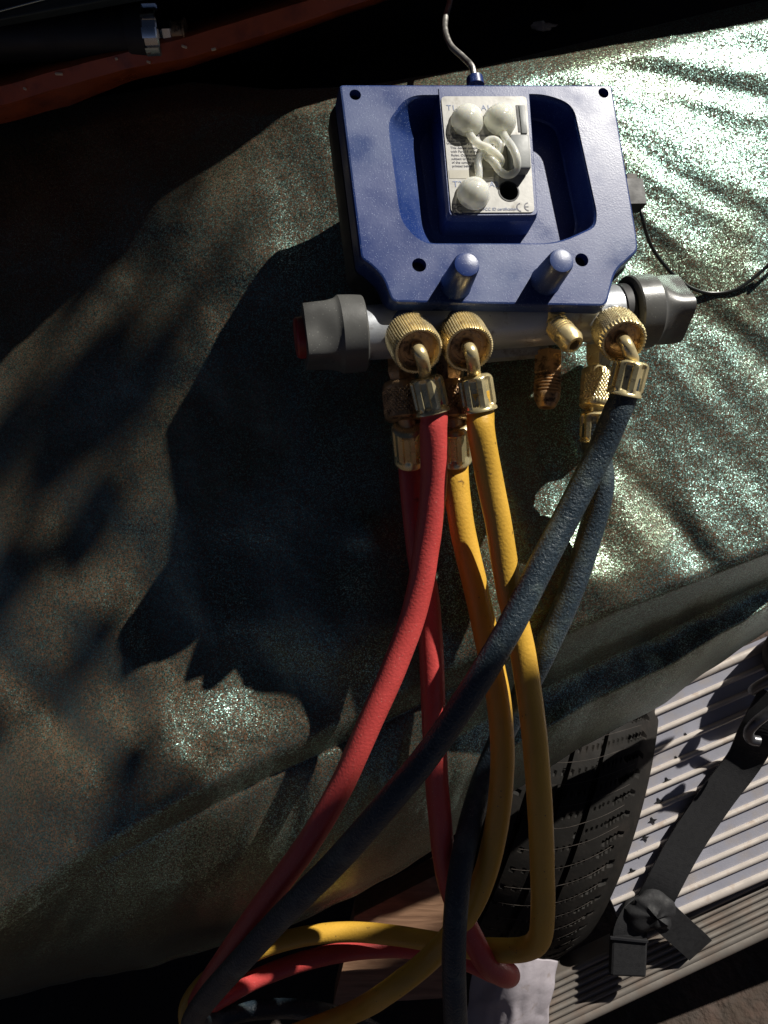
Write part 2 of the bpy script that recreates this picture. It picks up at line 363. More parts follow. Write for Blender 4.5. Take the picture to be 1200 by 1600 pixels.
# ------------------------------------------------------------------ cloth
back_t = [(-300, 262), (0, 186), (160, 150), (300, 128), (430, 140), (560, 135), (640, 122), (750, 104), (1200, -2), (1500, -75)]
ridge_t = [(-300, 1585), (-100, 1500), (0, 1452), (120, 1370), (300, 1275), (430, 1210), (560, 1150), (640, 1110), (740, 1058), (840, 1012), (960, 958), (1080, 912), (1200, 865), (1500, 750)]
hem_t = [(-300, 1640), (-100, 1590), (0, 1562), (120, 1532), (250, 1508), (340, 1480), (450, 1448), (560, 1398), (640, 1352), (740, 1285), (800, 1238), (900, 1172), (1000, 1120), (1040, 1098), (1100, 1052), (1200, 985), (1500, 800)]
def gauss(x, y, cx, cy, sx, sy, rot=0):
    c, s = math.cos(R(rot)), math.sin(R(rot)); dx, dy = x-cx, y-cy
    a = (dx*c+dy*s)/sx; b = (-dx*s+dy*c)/sy
    return math.exp(-(a*a+b*b)/2)
def sp(x, k): return k*math.log1p(math.exp(min(40, x/k)))
def Hc(x, y):
    """height of the draped cloth (m) at a photo pixel"""
    yr = lerpl(ridge_t, x); k = .00047
    h = -.010 + .024*gauss(x, y, 690, 420, 330, 330) + .014*gauss(x, y, 430, 740, 130, 170) + .013*gauss(x, y, 690, 900, 190, 120)
    h -= .40*k*sp(395-x, 75)*(1-.55*sstep(620, 1200, y))                           # falls away on the left
    h -= .10*k*sp(430-y, 60)*sstep(620, 300, x)         # and to the back on the left
    h += .038*math.exp(-((yr-y-20)/210)**2)*sstep(700, 100, x)   # padded roll along the front left
    h += .012*math.exp(-((yr-y-10)/120)**2)*sstep(620, 900, x)
    # folds fanning out from behind the gauge, on the right
    dx, dy = x-620, y-30; r = math.hypot(dx, dy)+1; th = math.atan2(dy, dx)
    wgt = sstep(120, 420, r)*sstep(560, 760, x)*sstep(0, 60, yr-y)
    f = noise.noise(Vector((th*7.5, r*.0022, 1.3)))*1.0 + .55*noise.noise(Vector((th*17, r*.004, 5.1)))
    h += wgt*.0034*(.35+r/700)*f*(.45+.55*sstep(60, 380, y))
    # soft dents and humps
    for cx, cy, sx, sy, ro, a in ((520, 975, 70, 60, 20, .016), (570, 830, 26, 22, 0, .008), (395, 1040, 45, 60, 0, -.015), (420, 900, 60, 50, 20, -.010),
                                  (330, 930, 35, 90, -15, .006), (190, 1020, 32, 80, -35, .007), (90, 1120, 26, 70, -42, -.008), (200, 1085, 25, 30, 0, -.006),
                                  (120, 1210, 130, 55, -20, .013), (20, 900, 60, 120, -10, .010), (60, 620, 90, 60, -20, .006), (150, 760, 100, 50, 25, .006), (260, 560, 90, 50, 20, .004), (360, 640, 70, 40, 30, -.004),
                                  (200, 260, 26, 70, -30, .005), (140, 330, 24, 90, -30, -.006), (400, 420, 60, 40, 10, .005), (330, 330, 90, 40, 15, .005),
                                  (640, 960, 40, 30, 10, .007), (700, 1000, 50, 40, 0, .004), (930, 900, 50, 26, 40, .006), (980, 800, 110, 22, 52, .004), (1060, 830, 110, 16, 48, -.004),
                                  (1010, 120, 140, 14, 10, -.0012), (900, 120, 120, 14, 18, .001), (1130, 480, 90, 14, 40, .003), (250, 1190, 90, 40, -20, .003), (120, 940, 60, 40, 10, .006), (320, 1225, 60, 14, -28, .004)):
        h += a*gauss(x, y, cx, cy, sx, sy, ro)
    lf = sstep(720, 420, x)
    h += lf*(.0042*noise.noise(Vector((x*.010, y*.008, 3.3)))+.0014*noise.noise(Vector((x*.024, y*.018, 8.1))))
    h += 0.0003*noise.noise(Vector((x*.05, y*.05, 2)))+.0006*noise.noise(Vector((x*.017, y*.017, 9)))
    rt = sstep(780, 900, x); h -= .030*(1-rt)*sstep(40, -45, yr-y) + .006*rt*sstep(14, -14, yr-y)                     # rounds over at the front
    h -= .020*sstep(45, -20, y-lerpl(back_t, x))       # and at the back
    return h
cv, cf = [], []
NX, NY, NB, NF = 420, 380, 8, 70
xs = [-300+1610*i/NX for i in range(NX+1)]
for j in range(NB+NY+NF+1):
    for i, x in enumerate(xs):
        yb, yr, yh = lerpl(back_t, x), lerpl(ridge_t, x), lerpl(hem_t, x)
        if j < NB:
            p = P(x, yb, Hc(x, yb)); q = (NB-j)/NB
            p = p + Vector((0, -.012*q, -.10*q)); p.y += .02*math.sin(q*3)*.4
        elif j <= NB+NY:
            t = (j-NB)/NY; y = yb+(yr-yb)*t; p = P(x, y, Hc(x, y))
        else:
            t = (j-NB-NY)/NF
            y0 = yr; a = P(x, y0, Hc(x, y0))
            hd = -.16-.16*sstep(600, 0, x)-.075*sstep(700, 1100, x)+.02*noise.noise(Vector((x*.006, 0, 4)))
            b = P(x, yh+4*noise.noise(Vector((x*.02, 3, 0))), hd)
            # right: tucks in under the lip then swings out; left: a rounded skirt
            lip = sstep(600, 850, x)
            ty = t
            p = a.lerp(b, ty)
            belly = math.sin(math.pi*t)
            p += Vector((0, .25, .97))*(.040*(1-lip)*math.sin(math.pi*min(1, t*1.05))**.8 - .030*lip*math.sin(math.pi*min(1, t*1.8))*(t < .556) + .028*lip*math.sin(math.pi*max(0, (t-.3)/.7)))
            p += Vector((0, .3, .95))*belly*(.010*noise.noise(Vector((x*.012, t*2.5, 6)))+.006*noise.noise(Vector((x*.03+t*2, t*4, 2))))
            p += Vector((0, .3, .95))*belly*.009*gauss(x, t, 330, .45, 120, .16)
        cv.append(p)
W1 = NX+1
for j in range(NB+NY+NF):
    for i in range(NX): k = j*W1+i; cf.append((k, k+W1, k+W1+1, k+1))
cl = build('draped_cloth', (cv, cf), 'cloth', origin=P(600, 800, 0), angle=0)
md = cl.modifiers.new('thick', 'SOLIDIFY'); md.thickness = .0022; md.offset = -1
setp(cl, 'large dark green glittery velvet cloth draped under the gauge and over the front edge', 'cloth')

# ------------------------------------------------------------------ behind the cloth: side wall, deck, red rail, tools
a0 = Vector((-.0535, .418, 0)); a1 = Vector((.393, .545, 0)); ed = (a1-a0).normalized(); en = Vector((-ed.y, ed.x, 0))
wc = a0+ed*.1
wl = thing('trailer_shade_wall', 'black painted trailer side wall behind the cloth, its unseen upper part added for shade', 'wall', wc+Vector((0, 0, -.3)))
wtop = [(-.85, .10), (-.5, .108), (-.19, .078), (-.10, .070), (.06, .074), (.17, .076), (.394, .094), (.80, .094)]  # unseen top edge, shaped to cast shade across the back of the cloth
ws = []
for u_, h_ in wtop:
    q_ = Vector((u_, .418+(u_+.0535)*.2844, 0))
    ws.append([q_+Vector((0, 0, -.36)), q_+Vector((0, 0, h_)), q_+en*.024+Vector((0, 0, h_)), q_+en*.024+Vector((0, 0, -.36))])
build('wall_panel', loft(ws), 'deck', wl, smooth=False)
for k in range(5):
    build('wall_rib', boxvf(wc+ed*(-.8+k*.32)-en*.008+Vector((0, 0, -.20)), ed, en, Vector((0, 0, 1)), .03, .014, .28), 'deck', wl, smooth=False)
dk = boxvf(wc-ed*.30-en*.17+Vector((0, 0, -.17)), ed, en, Vector((0, 0, 1)), 1.5, .36, .012)
bench = []
for u_ in (-.62, -.30, 0, .2, .30):
    px_ = 600+u_/.00047; vf_ = -(lerpl(ridge_t, px_)-800)*.00047-.005; vb_ = -(lerpl(back_t, px_)-800)*.00047+.005
    hb_ = -.30 if u_ < -.1 else -.085
    bench.append([Vector((u_, vf_, hb_)), Vector((u_, vb_, hb_)), Vector((u_, vb_-.30, -.66)), Vector((u_, vf_-.20, -.46))])
bo_ = build('bench', loft(bench), 'ground', smooth=False)
setp(bo_, 'low bench hidden beneath the draped cloth', 'bench')
setp(build('trailer_deck', dk, 'deck', smooth=False), kind='structure')
# red rail with a folded lip
rl = thing('painted_rail', 'rust red painted steel rail with scratches along the left back edge of the cloth', 'rail', P(100, 160, .0))
def railpt(x, y, h): return P(x, y, h)
def railprof(pts, z0):
    return [railpt(x, y, h) for x, y, h in pts]
top = [(-300, 205), (0, 128), (160, 84), (290, 52), (420, 12), (560, -30), (760, -95)]
mid = [(-300, 262), (0, 168), (190, 112), (300, 92), (430, 52), (560, 8), (760, -60)]
low = [(-300, 300), (0, 194), (110, 165), (200, 128), (300, 104), (430, 62), (560, 16), (760, -52)]
N = 60; rv = []
for i in range(N+1):
    x = -300+1060*i/N; j = 1.5*noise.noise(Vector((x*.02, 0, 0)))
    rv.append([P(x, lerpl(top, x)-14+j, -.03), P(x, lerpl(top, x)+j, .004), P(x, lerpl(top, x)+7+j, .006), P(x, lerpl(mid, x)-3+j, .0), P(x, lerpl(mid, x)+3+j, -.006), P(x, lerpl(low, x)+j, -.028), P(x, lerpl(low, x)-2, -.06), P(x, lerpl(top, x)-10, -.06)])
build('rail_body', loft(rv), 'redpaint', rl, angle=50)
for k in range(16):
    x = rnd.uniform(20, 520); y = lerpl(top, x)+rnd.uniform(10, max(12, lerpl(mid, x)-lerpl(top, x)-3)); a = rnd.uniform(-.8, .3); ln = rnd.uniform(.0015, .006)
    p = P(x, y, .0075-.005*((y-lerpl(top, x))/40)); d = Vector((math.cos(a), math.sin(a)+.4, 0)).normalized()
    if k < 7: build('paint_chip', boxvf(p, d, Vector((0, 0, 1)).cross(d), Vector((0, 0, 1)), ln, .0012, .0015), 'leaf', rl, smooth=False)
# ratchet handle / jack: black cylinder with a castellated ring and a hex nut
jk = thing('hydraulic_cylinder', 'black steel cylinder with notched ring nut lying on the red rail', 'cylinder', P(150, 70, .03))
ax = (P(290, 48, .0)-P(0, 58, .0)).normalized(); c0 = P(-60, 62, .0)
def alng(px): return (P(px, 50, .0)-c0).dot(ax)
r1 = .0175
build('barrel', lathe(c0, ax, [(-.05, r1*.9), (alng(203), r1*.92), (alng(204), r1*1.02), (alng(207), r1*1.06), (alng(231), r1*1.06), (alng(232), r1*.95)], 40), 'blackrub', jk)
def notch(th, s, r): return r if math.cos(th*9+.6) > -.05 or r < .013 else r*.88
build('ring_nut', lathe(c0, ax, [(alng(231), .010), (alng(231.2), r1*1.09), (alng(252), r1*1.09), (alng(254), r1*1.03), (alng(254.3), .006)], 180, notch), 'steel', jk)
def hexm(th, s, r): return r*math.cos(math.pi/6)/math.cos((th % (math.pi/3))-math.pi/6)
build('hex_nut', lathe(c0, ax, [(alng(254), .006), (alng(256), .0072), (alng(257), .0082), (alng(269), .0082), (alng(271), .0070), (alng(271.5), .004)], 48, hexm), 'steel', jk)
build('end_collar', lathe(c0, ax, [(alng(270), .006), (alng(271), .0068), (alng(287), .0074), (alng(289), .0092), (alng(291), .0092), (alng(291.4), .004)], 36), 'darkbrass', jk)
db = thing('steel_bar', 'dark grey flat steel bar crossing the top left corner above the cylinder', 'bar', P(60, 10, .03))
bx = (P(250, -12, .03)-P(0, 34, .03)).normalized(); by = Vector((-bx.y, bx.x, 0))
bb = build('bar_body', boxvf(P(20, 16, .028)+by*.006, bx, by, Vector((0, 0, 1)), .40, .027, .008), 'darkbar', db, smooth=False); bevel(bb, .0012, 2)
build('edge_strip', tube([P(-120, 37, .034), P(0, 17, .034), P(75, -3, .034), P(200, -40, .034)], .0007, 8), 'steel', db)
# unseen board added high up towards the sun to shade the front edge
def onplane(px, py): return Vector(((px-600)*.00047, -(py-800)*.00047, 0))
bA, bB = onplane(-260, 1770), onplane(1430, 846); bd = (bB-bA).normalized(); bn = Vector((bd.y, -bd.x, 0))
bc_ = (bA+bB)/2+bn*.13+S*1.5
rb_ = boxvf(bc_, bd, bn, bd.cross(bn), (bB-bA).length, .26, .03)
setp(build('added_shade_board', rb_, 'wood', smooth=False), kind='structure')
# unseen foliage added between the sun and the cloth to dapple its left half
lr = random.Random(21); bv = []
def leafquad(c, sz):
    a = lr.uniform(0, 6.28); u_ = (S.orthogonal().normalized()); v_ = S.cross(u_); d = u_*math.cos(a)+v_*math.sin(a)+S*lr.uniform(-.5, .5); d.normalize()
    e = S.cross(d).normalized(); e = (e+S*lr.uniform(-.4, .4)).normalized(); out_ = []
    for k, wd2 in enumerate((0, .22, .34, .36, .27, .13, 0)):
        p = c+d*sz*(k/6-.5)+S*.12*sz*math.sin(k)
        out_.append([p+e*wd2*sz, p-e*wd2*sz])
    V = [q for r in out_ for q in r]+[q-S*.0006 for r in out_ for q in r]
    Fq = [(2*k, 2*k+1, 2*k+3, 2*k+2) for k in range(6)]+[(14+2*k+2, 14+2*k+3, 14+2*k+1, 14+2*k) for k in range(6)]
    return V, Fq
spots = []
for n_, (x0, x1, y0, y1, cnt, s0_, s1_) in enumerate(((110, 300, 560, 1120, 18, .045, .062), (-80, 150, 380, 900, 8, .045, .065), (240, 420, 960, 1150, 6, .04, .055), (60, 330, 1150, 1330, 4, .03, .045), (150, 420, 250, 420, 7, .025, .040), (-150, 60, 900, 1400, 5, .04, .05))):
    for k in range(cnt):
        x, y = lr.uniform(x0, x1), lr.uniform(y0, y1); T_ = P(x, y, Hc(x, y)); sz = lr.uniform(s0_, s1_); d_ = lr.uniform(2.4, 3.0)
        q_ = T_+S*((dO-T_).dot(dN)/S.dot(dN))-dO; q2 = T_+S*((dO-dN*.03-T_).dot(dN)/S.dot(dN))-dO
        if -.079-sz*.55 < q_.dot(dU) < .12 and -.13-sz*.5 < q_.dot(dV) < .08+sz*.55: continue
        if -.118-sz*.48 < q2.dot(dU) < .16 and -.10-sz*.55 < q2.dot(dV) < -.045+sz*.55: continue
        spots.append((T_+S*d_, sz))
lm = build('added_shade_leaves', join(*[leafquad(c, sz) for c, sz in spots]), 'shadeleaf', origin=spots[0][0], smooth=False)
lm['kind'] = 'stuff'
# dry leaf scrap on the dark wall foot
lf = []
for a in range(22):
    th = 2*math.pi*a/22; r = .0078*(1+.45*noise.noise(Vector((math.cos(th)*1.6, math.sin(th)*1.6, 1.7)))) * (1.35 if abs(th) < .35 else 1)
    lf.append((r*math.cos(th)*1.35, r*math.sin(th)*.55))
lo = P(846, 41, -.155)
lv = [lo+Vector((x, y, .0025*noise.noise(Vector((x*300, y*300, 0))))) for x, y in lf]+[lo+Vector((x, y, -.001+.0025*noise.noise(Vector((x*300, y*300, 0))))) for x, y in lf]
nl = len(lf)
setp(build('dry_leaf', (lv+[lo+Vector((0, 0, .002))], [(i, (i+1) % nl, 2*nl) for i in range(nl)]+[(i, nl+i, nl+(i+1) % nl, (i+1) % nl) for i in range(nl)]+[tuple(range(2*nl-1, nl-1, -1))]), 'leaf', angle=60),
     'small torn dry tan leaf on the black surface above the gauge', 'leaf')

# ------------------------------------------------------------------ the manifold gauge
mg = thing('manifold_gauge', 'blue digital manifold gauge lying face down with grey knobs and brass ports', 'gauge', dO)
pts = [(529, 131), (563, 404), (578, 414), (597, 433), (612, 473), (944, 479), (951, 470), (962, 424), (998, 392), (997, 372), (957, 131)]
poly = [Gxy(*p) for p in pts]
out = rounded(poly, [.003, .006, .004, .006, .004, .005, .004, .006, .004, .006, .003], 5)
# make counter-clockwise layers from back to face
cx = .012
def scl(o, sx, sy, oy=0): return [((x-cx)*sx+cx, (y-oy)*sy+oy) for x, y in o]
LR = [(scl(out, .78, .78), -.058), (scl(out, .90, .88), -.056), (scl(out, 1.0, .95), -.049), (scl(out, 1.045, .985), -.038), (scl(out, 1.04, 1.0), -.026), (scl(out, 1.015, 1.0), -.0185), (scl(out, .99, .99), -.0175), (scl(out, .93, .93), -.0178), (scl(out, .92, .92), -.034)]
L = [(scl(out, .88, .88), -.040), (scl(out, .95, .95), -.026), (scl(out, .985, .985), -.0172), (scl(out, 1.010, 1.0), -.0170), (scl(out, 1.004, 1.002), -.008), (out, -.0018), (inset(out, .0008), -.0004), (inset(out, .0018), 0.)]
body = build('housing', loft([[G(x, y, z) for x, y in o] for o, z in L]), 'blue', mg)
build('rear_shell', loft([[G(x, y, z) for x, y in o] for o, z in LR]), 'blackrub', mg)
area = sum(out[i-1][0]*out[i][1]-out[i][0]*out[i-1][1] for i in range(len(out)))
def cutloft(o2, zz, name='c'):
    return build(name, loft([[G(x, y, z) for x, y in o] for o, z in zip(o2, zz)]), 'blue', mg, smooth=True)
# recess: wide U pocket with sloping left wall, box left standing in the middle
rec = [Gxy(*p) for p in [(612, 190), (612, 210), (630, 345), (664, 378), (870, 378), (927, 352), (929, 330), (893, 166), (850, 150), (640, 152)]]
rrec = rounded(rec, [.006, .01, .012, .012, .012, .012, .01, .014, .012, .012], 6)
def inR(o, dl, dr, dt, dbm):
    xs_ = [p[0] for p in o]; ys_ = [p[1] for p in o]; x0, x1, y0, y1 = min(xs_), max(xs_), min(ys_), max(ys_)
    return [(x0+dl+(x-x0)*(x1-x0-dl-dr)/(x1-x0), y0+dbm+(y-y0)*(y1-y0-dbm-dt)/(y1-y0)) for x, y in o]
cut = cutloft([inR(rrec, .022, .004, .002, .006), inR(rrec, .0185, .003, .001, .004), inR(rrec, .008, .001, .0, .001), inR(rrec, .0012, .0, .0, .0003), inR(rrec, -.0004, -.0004, -.0004, -.0004), inR(rrec, -.0016, -.0016, -.0016, -.0016), inR(rrec, -.0020, -.0020, -.0020, -.0020)], [-.0205, -.019, -.010, -.0035, -.0012, -.0001, .002])
holes = []
for p, r in (((555, 148), .0036), ((943, 145), .0036), ((655, 414), .0044), ((909, 406), .0044)):
    x, y = Gxy(*p); holes.append(build('h', lathe(G(x, y, .003), -dN, [(0, r), (.022, r)], 32), 'blue', mg))
boolean(body, [cut]+holes)
# label box
bx_ = [Gxy(*p) for p in [(686, 150), (703, 338), (712, 342), (832, 340), (838, 334), (822, 150)]]
top_y = Gxy(750, 138)[1]
BL, BB, BR, BT = -.0155, -.0115, .0385, top_y
bl = Gxy(702, 337, .0); br = Gxy(836, 336, .0); tl = Gxy(687, 152); tr = Gxy(822, 152)
bo = [(tl[0]-.0008, BT), (bl[0]-.0008, bl[1]-.001), (br[0]+.002, br[1]-.001), (tr[0]+.003, BT)]
bo = rounded(bo, [.001, .004, .004, .001], 5)
box = build('lab', loft([[G(x, y, z) for x, y in o] for o, z in ((scl(bo, 1.03, 1.02, BT), -.030), (scl(bo, 1.015, 1.01, BT), -.004), (bo, -.0008), (inset(bo, .0008), .0006))]), 'blue', mg)
boolean(body, [box], 'UNION')
# dark port hole and slider slot go through the box
ph = Gxy(794, 301); hc = build('h', lathe(G(ph[0], ph[1], .004), -dN, [(0, .0063), (.018, .0063)], 40), 'blue', mg)
boolean(body, [hc])
bevel(body, .0009, 3, 32); finish(body.data, True, 40); flatten_big(body.data, 1.2e-5)
if not body.data.materials: body.data.materials.append(MT['blue'])
# holes lined with black
for p, r in (((555, 148), .0034), ((943, 145), .0034), ((655, 414), .0042), ((909, 406), .0042)):
    x, y = Gxy(*p); build('screw_hole', lathe(G(x, y, -.0045), -dN, [(0, r*.3), (.001, r), (.014, r)], 24), 'blackrub', mg)
x, y = ph; build('port_socket', lathe(G(x, y, .0014), -dN, [(-.0002, .0068), (-.0002, .0060), (.013, .0058), (.0135, .001)], 40, cap=False), 'blackrub', mg)
# pegs
for p in ((731, 410), (880, 404)):
    x, y = Gxy(p[0], p[1], .029)
    pg = build('peg', lathe(G(x, y, -.002), dN, [(0, .0102), (.004, .0092), (.012, .0088), (.0265, .0079), (.0285, .0071), (.029, .0055), (.0291, .0)], 40), 'blue', mg)
# label plate and print
lp = [(tl[0]+.0006, tl[1]-.0003), (bl[0]+.0012, bl[1]+.0012), (br[0]-.0006, br[1]+.0012), (tr[0]-.0002, tr[1]-.0003)]
lpr = rounded(lp, .003, 5)
def inplate(o): return o
plate = build('label_plate', loft([[G(x, y, z) for x, y in lpr] for z in (.0002, .0013)]), 'label', mg, smooth=False)
hc = build('h', lathe(G(ph[0], ph[1], .004), -dN, [(0, .0061), (.018, .0061)], 40), 'label', mg); boolean(plate, [hc])
zt = .00135
ux = (Vector((br[0]-bl[0], br[1]-bl[1]))).normalized(); uy = Vector((-ux.y, ux.x))
def quad(px0, py0, px1, py1, m, name, z=zt):
    c = [Gxy(px0, py0, z), Gxy(px0+(py1-py0)*.10, py1, z), Gxy(px1+(py1-py0)*.10, py1, z), Gxy(px1, py0, z)]
    return build(name, loft([[G(a, b, z) for a, b in c], [G(a, b, z+.00012) for a, b in c]]), m, mg, smooth=False)
quad(701, 266, 745, 279, 'paleprint', 'serial_sticker'); quad(752, 266, 771, 279, 'paleprint', 'serial_sticker')
def text(s, px, py, size, m='ink', name='printed_text', z=zt+.0001):
    cu = bpy.data.curves.new('t', 'FONT'); cu.body = s; cu.size = size; cu.extrude = .00004
    o = bpy.data.objects.new('t', cu); C.objects.link(o); bpy.context.view_layer.update()
    dg = bpy.context.evaluated_depsgraph_get(); me = bpy.data.meshes.new_from_object(o.evaluated_get(dg)); bpy.data.objects.remove(o)
    x0, y0 = Gxy(px, py, z); org = ORG[mg.name]
    for v in me.vertices:
        q = Vector((x0, y0))+ux*v.co.x+uy*v.co.y; v.co = G(q.x, q.y, z+v.co.z)-org
    me.materials.clear(); me.materials.append(MT[m]); ob = bpy.data.objects.new(name, me); C.objects.link(ob); ob.parent = mg
    return ob
text('T1', 698, 172, .0052, 'inkblue'); text('A1', 752, 172, .0052, 'inkblue'); text('T2', 708, 292, .0056, 'inkblue'); text('A2', 765, 292, .0052, 'inkblue')
text('For Transducer Connections', 697, 212.5, .0023); text('+1 (800) Service', 698, 217, .0022); text('1 year limited', 698, 221.5, .0022); text('Warranty void if opened', 698, 226, .0022)
for i, s in enumerate(('This device complies', 'with Part 15 of the', 'Rules. Operation is', 'subject to the limits', 'of the conditions', 'printed below')):
    text(s, 704+i*.55, 232.5+i*5.7, .0023)
text('Contains FCC ID certification', 729, 329, .0027, 'inkblue')
# FCC mark: F with two nested C; CE mark from arcs
def arcmark(pc, r, a0_, a1_, wd=.0005, bars=()):
    x0, y0 = Gxy(pc[0], pc[1], zt); n = 22; V = []
    for k in range(n+1):
        a = R(a0_+(a1_-a0_)*k/n)
        for rr in (r-wd, r+wd):
            for zz in (zt, zt+.00014):
                q = Vector((x0, y0))+ux*rr*math.cos(a)+uy*rr*math.sin(a); V.append(G(q.x, q.y, zz))
    Fc = []
    for k in range(n):
        a = k*4; b = a+4; Fc += [(a+1, a+3, b+3, b+1), (a, b, b+2, a+2), (a, a+1, b+1, b), (a+2, b+2, b+3, a+3)]
    return V, Fc
def barmark(pc, dx, dy, wx, wy):
    x0, y0 = Gxy(pc[0], pc[1], zt); c = Vector((x0, y0))+ux*dx+uy*dy
    return boxvf(G(c.x, c.y, zt+.00007), dU*ux.x+dV*ux.y, dU*uy.x+dV*uy.y, dN, wx, wy, .00014)
build('fcc_mark', join(barmark((708, 326), 0, 0, .0007, .0064), barmark((708, 326), .0016, .003, .0032, .0006), barmark((708, 326), .0012, .0002, .0024, .0006),
      arcmark((718, 326), .0030, 50, 310, .00032), arcmark((719, 326), .0016, 50, 310, .00032)), 'ink', mg, smooth=False)
build('ce_mark', join(arcmark((814, 324), .0026, 95, 265, .00035), arcmark((826, 323), .0026, 95, 265, .00035), barmark((826, 323), -.0012, 0, .0022, .0006)), 'ink', mg, smooth=False)
# slider: dark slot with a grey block
def gbox(px0, py0, px1, py1, z0, z1, m, name, bev=.0006, sk=.10):
    c = [Gxy(px0, py0, z1), Gxy(px0+(py1-py0)*sk, py1, z1), Gxy(px1+(py1-py0)*sk, py1, z1), Gxy(px1, py0, z1)]
    o = build(name, loft([[G(a, b, z0) for a, b in c], [G(a, b, z1) for a, b in c]]), m, mg, smooth=False)
    if bev: bevel(o, bev, 2); finish(o.data, True, 40)
    return o
gbox(806, 164, 811, 206, .0012, .0016, 'blackrub', 'slot_edge', 0); gbox(811, 164, 820, 208, .0012, .0022, 'greyslide', 'slider_rail', .0003)
gbox(790, 218, 806, 266, .0012, .0016, 'blackrub', 'slot_edge', 0)
gbox(797, 209, 827, 262, .0012, .010, 'greyslide', 'slider_block', .0012, .07)
# manifold pipe
zp = -.027
pa = GP(565, 521, zp); pb = GP(985, 488, zp); pax = (pb-pa).normalized(); plen = (pb-pa).length
build('pipe', lathe(pa-pax*.008, pax, [(0, .016), (.001, .0168), (.03, .0170), (plen-.022, .0170), (plen-.021, .0186), (plen-.004, .0186), (plen-.003, .0168), (plen+.010, .0168)], 64), 'alu', mg)
# lower web joining pipe and housing
wv = [Gxy(600, 556, zp), Gxy(845, 552, zp)]
build('pipe_flange', boxvf(GP(735, 552, zp-.014), pax, dV, dN, .105, .012, .008), 'alu', mg, smooth=False)
build('pipe_bracket', boxvf(G(.008, -.058, -.026), dU, dV, dN, .085, .024, .016), 'blue', mg, smooth=False)
# knobs
def knob(o, ax, name, flip, ph_):
    o = o+ax*0
    prof = [(0, .0), (0, .0195), (.0006, .0232), (.0018, .0240), (.018, .0240), (.0195, .0238)]
    prof += [(.0195+.024*k/16, .0236-.0012*k/16) for k in range(1, 17)]+[(.0440, .0215), (.0442, .013), (.0442, 0)]
    ks = .86; prof = [(a*ks, b_) for a, b_ in prof]
    def md_(th, s, r):
        s = s/ks
        if s < .0185 or r < .012: return r
        q = sstep(.0185, .036, s)
        c = (1+math.cos(4*th+ph_))/2          # finger scallops with sharp lands between
        return r*(1-q*.22*c**.7) - (.0012*sstep(.0185, .0200, s)*(1-q))
    xd = dN
    kb = build(name, lathe(o, ax, prof, 150, md_, xd=xd, cap=False), 'knob', mg, angle=28)
    return kb
k1 = knob(GP(569, 520, zp), -pax, 'valve_knob', 1, .3)
k2 = knob(GP(978, 489, zp), pax, 'valve_knob', 1, 2.2)
o_ = GP(569, 520, zp)-pax*.0440*.86
cp = build('knob_cap', lathe(o_, -pax, [(0, .0), (0, .0130), (.004, .0126), (.0052, .0115), (.0056, 0)], 32), 'redcap', k1)
build('spindle_sleeve', lathe(GP(962, 490, zp), pax, [(0, .010), (.0, .0188), (.006, .0190), (.0065, .0175), (.016, .0175)], 48), 'blackrub', mg)
# side connector with cable
build('side_connector', join(boxvf(GP(988, 306, -.020), dU, dV, dN, .012, .018, .012)), 'blackrub', mg, smooth=False)
build('connector_pin', boxvf(GP(984, 281, -.018), dU, dV, dN, .007, .005, .007), 'tyreline', mg, smooth=False)
cab = spline([GP(1000, 318, -.026), P(1003, 338, .045), P(1018, 385, .025), P(1045, 422, .012), P(1062, 438, .008), P(1080, 450, .005), P(1110, 458, .001), P(1150, 452, .001), P(1200, 415, .006), P(1260, 350, .02), P(1330, 300, .0)], 12)
build('sensor_cable', tube(cab, .0013, 12), 'thread', mg)
hk = spline([GP(743, 140, -.02), GP(741, 122, -.02), P(738, 106, .050), P(724, 90, .042), P(705, 72, .034), P(696, 50, .024), P(696, 28, .012), P(702, 5, .0), P(706, -30, -.012), P(706, -90, -.02)], 10)
build('wire_hook', tube(hk, lambda t: .0021, 12), 'wire', mg)
build('hook_boss', lathe(GP(743, 135, -.02), dV, [(0, .006), (.006, .0055), (.007, .004)], 24), 'blue', mg)

# fittings ---------------------------------------------------
def straight_knurl(th, s, r): return r*(1+.028*(1 if math.cos(th*60) > 0 else -1)) if r > .0125 else r
def diamond(n, pitch):
    def f(th, s, r):
        if r < .0117: return r
        a = abs(((th*n/(2*math.pi)+s/pitch) % 1)-.5)*2; b = abs(((th*n/(2*math.pi)-s/pitch) % 1)-.5)*2
        return r*(1-.07*(1-min(a, b)*1.0)**1.5)
    return f
def ferrule_mod(L_):
    def f(th, s, r):
        q = sstep(.04*L_, .16*L_, s)*(1-sstep(.80*L_, .88*L_, s))
        fl = math.cos(math.pi/6)/math.cos((th % (math.pi/3))-math.pi/6)
        pan = sstep(.10, .28, -math.cos(6*th))
        return r*((1-q)+q*(.10+.90*fl)*(1-.11*pan)*1.07)
    return f
# port stubs (steel studs on the pipe) and front couplings
def port_front(pb_, zb, parent):
    b = GP(pb_[0], pb_[1], zb)
    return b
front = {'red': ((624, 501), (654, 549)), 'yellow': ((708, 500), (733, 546)), 'blue': ((943, 492), (975, 534))}
for kx, (b, f) in front.items():
    B = GP(b[0], b[1], -.026); Fp = GP(f[0], f[1], .006); ax_ = (Fp-B).normalized(); Ln = (Fp-B).length; s0 = Ln-.027
    build('port_stud', lathe(B-ax_*.012, ax_, [(0, .0115), (s0+.008, .0115), (s0+.0105, .0108), (s0+.012, .0092), (s0+.020, .0070), (s0+.028, .0066)], 36), 'steel', mg)
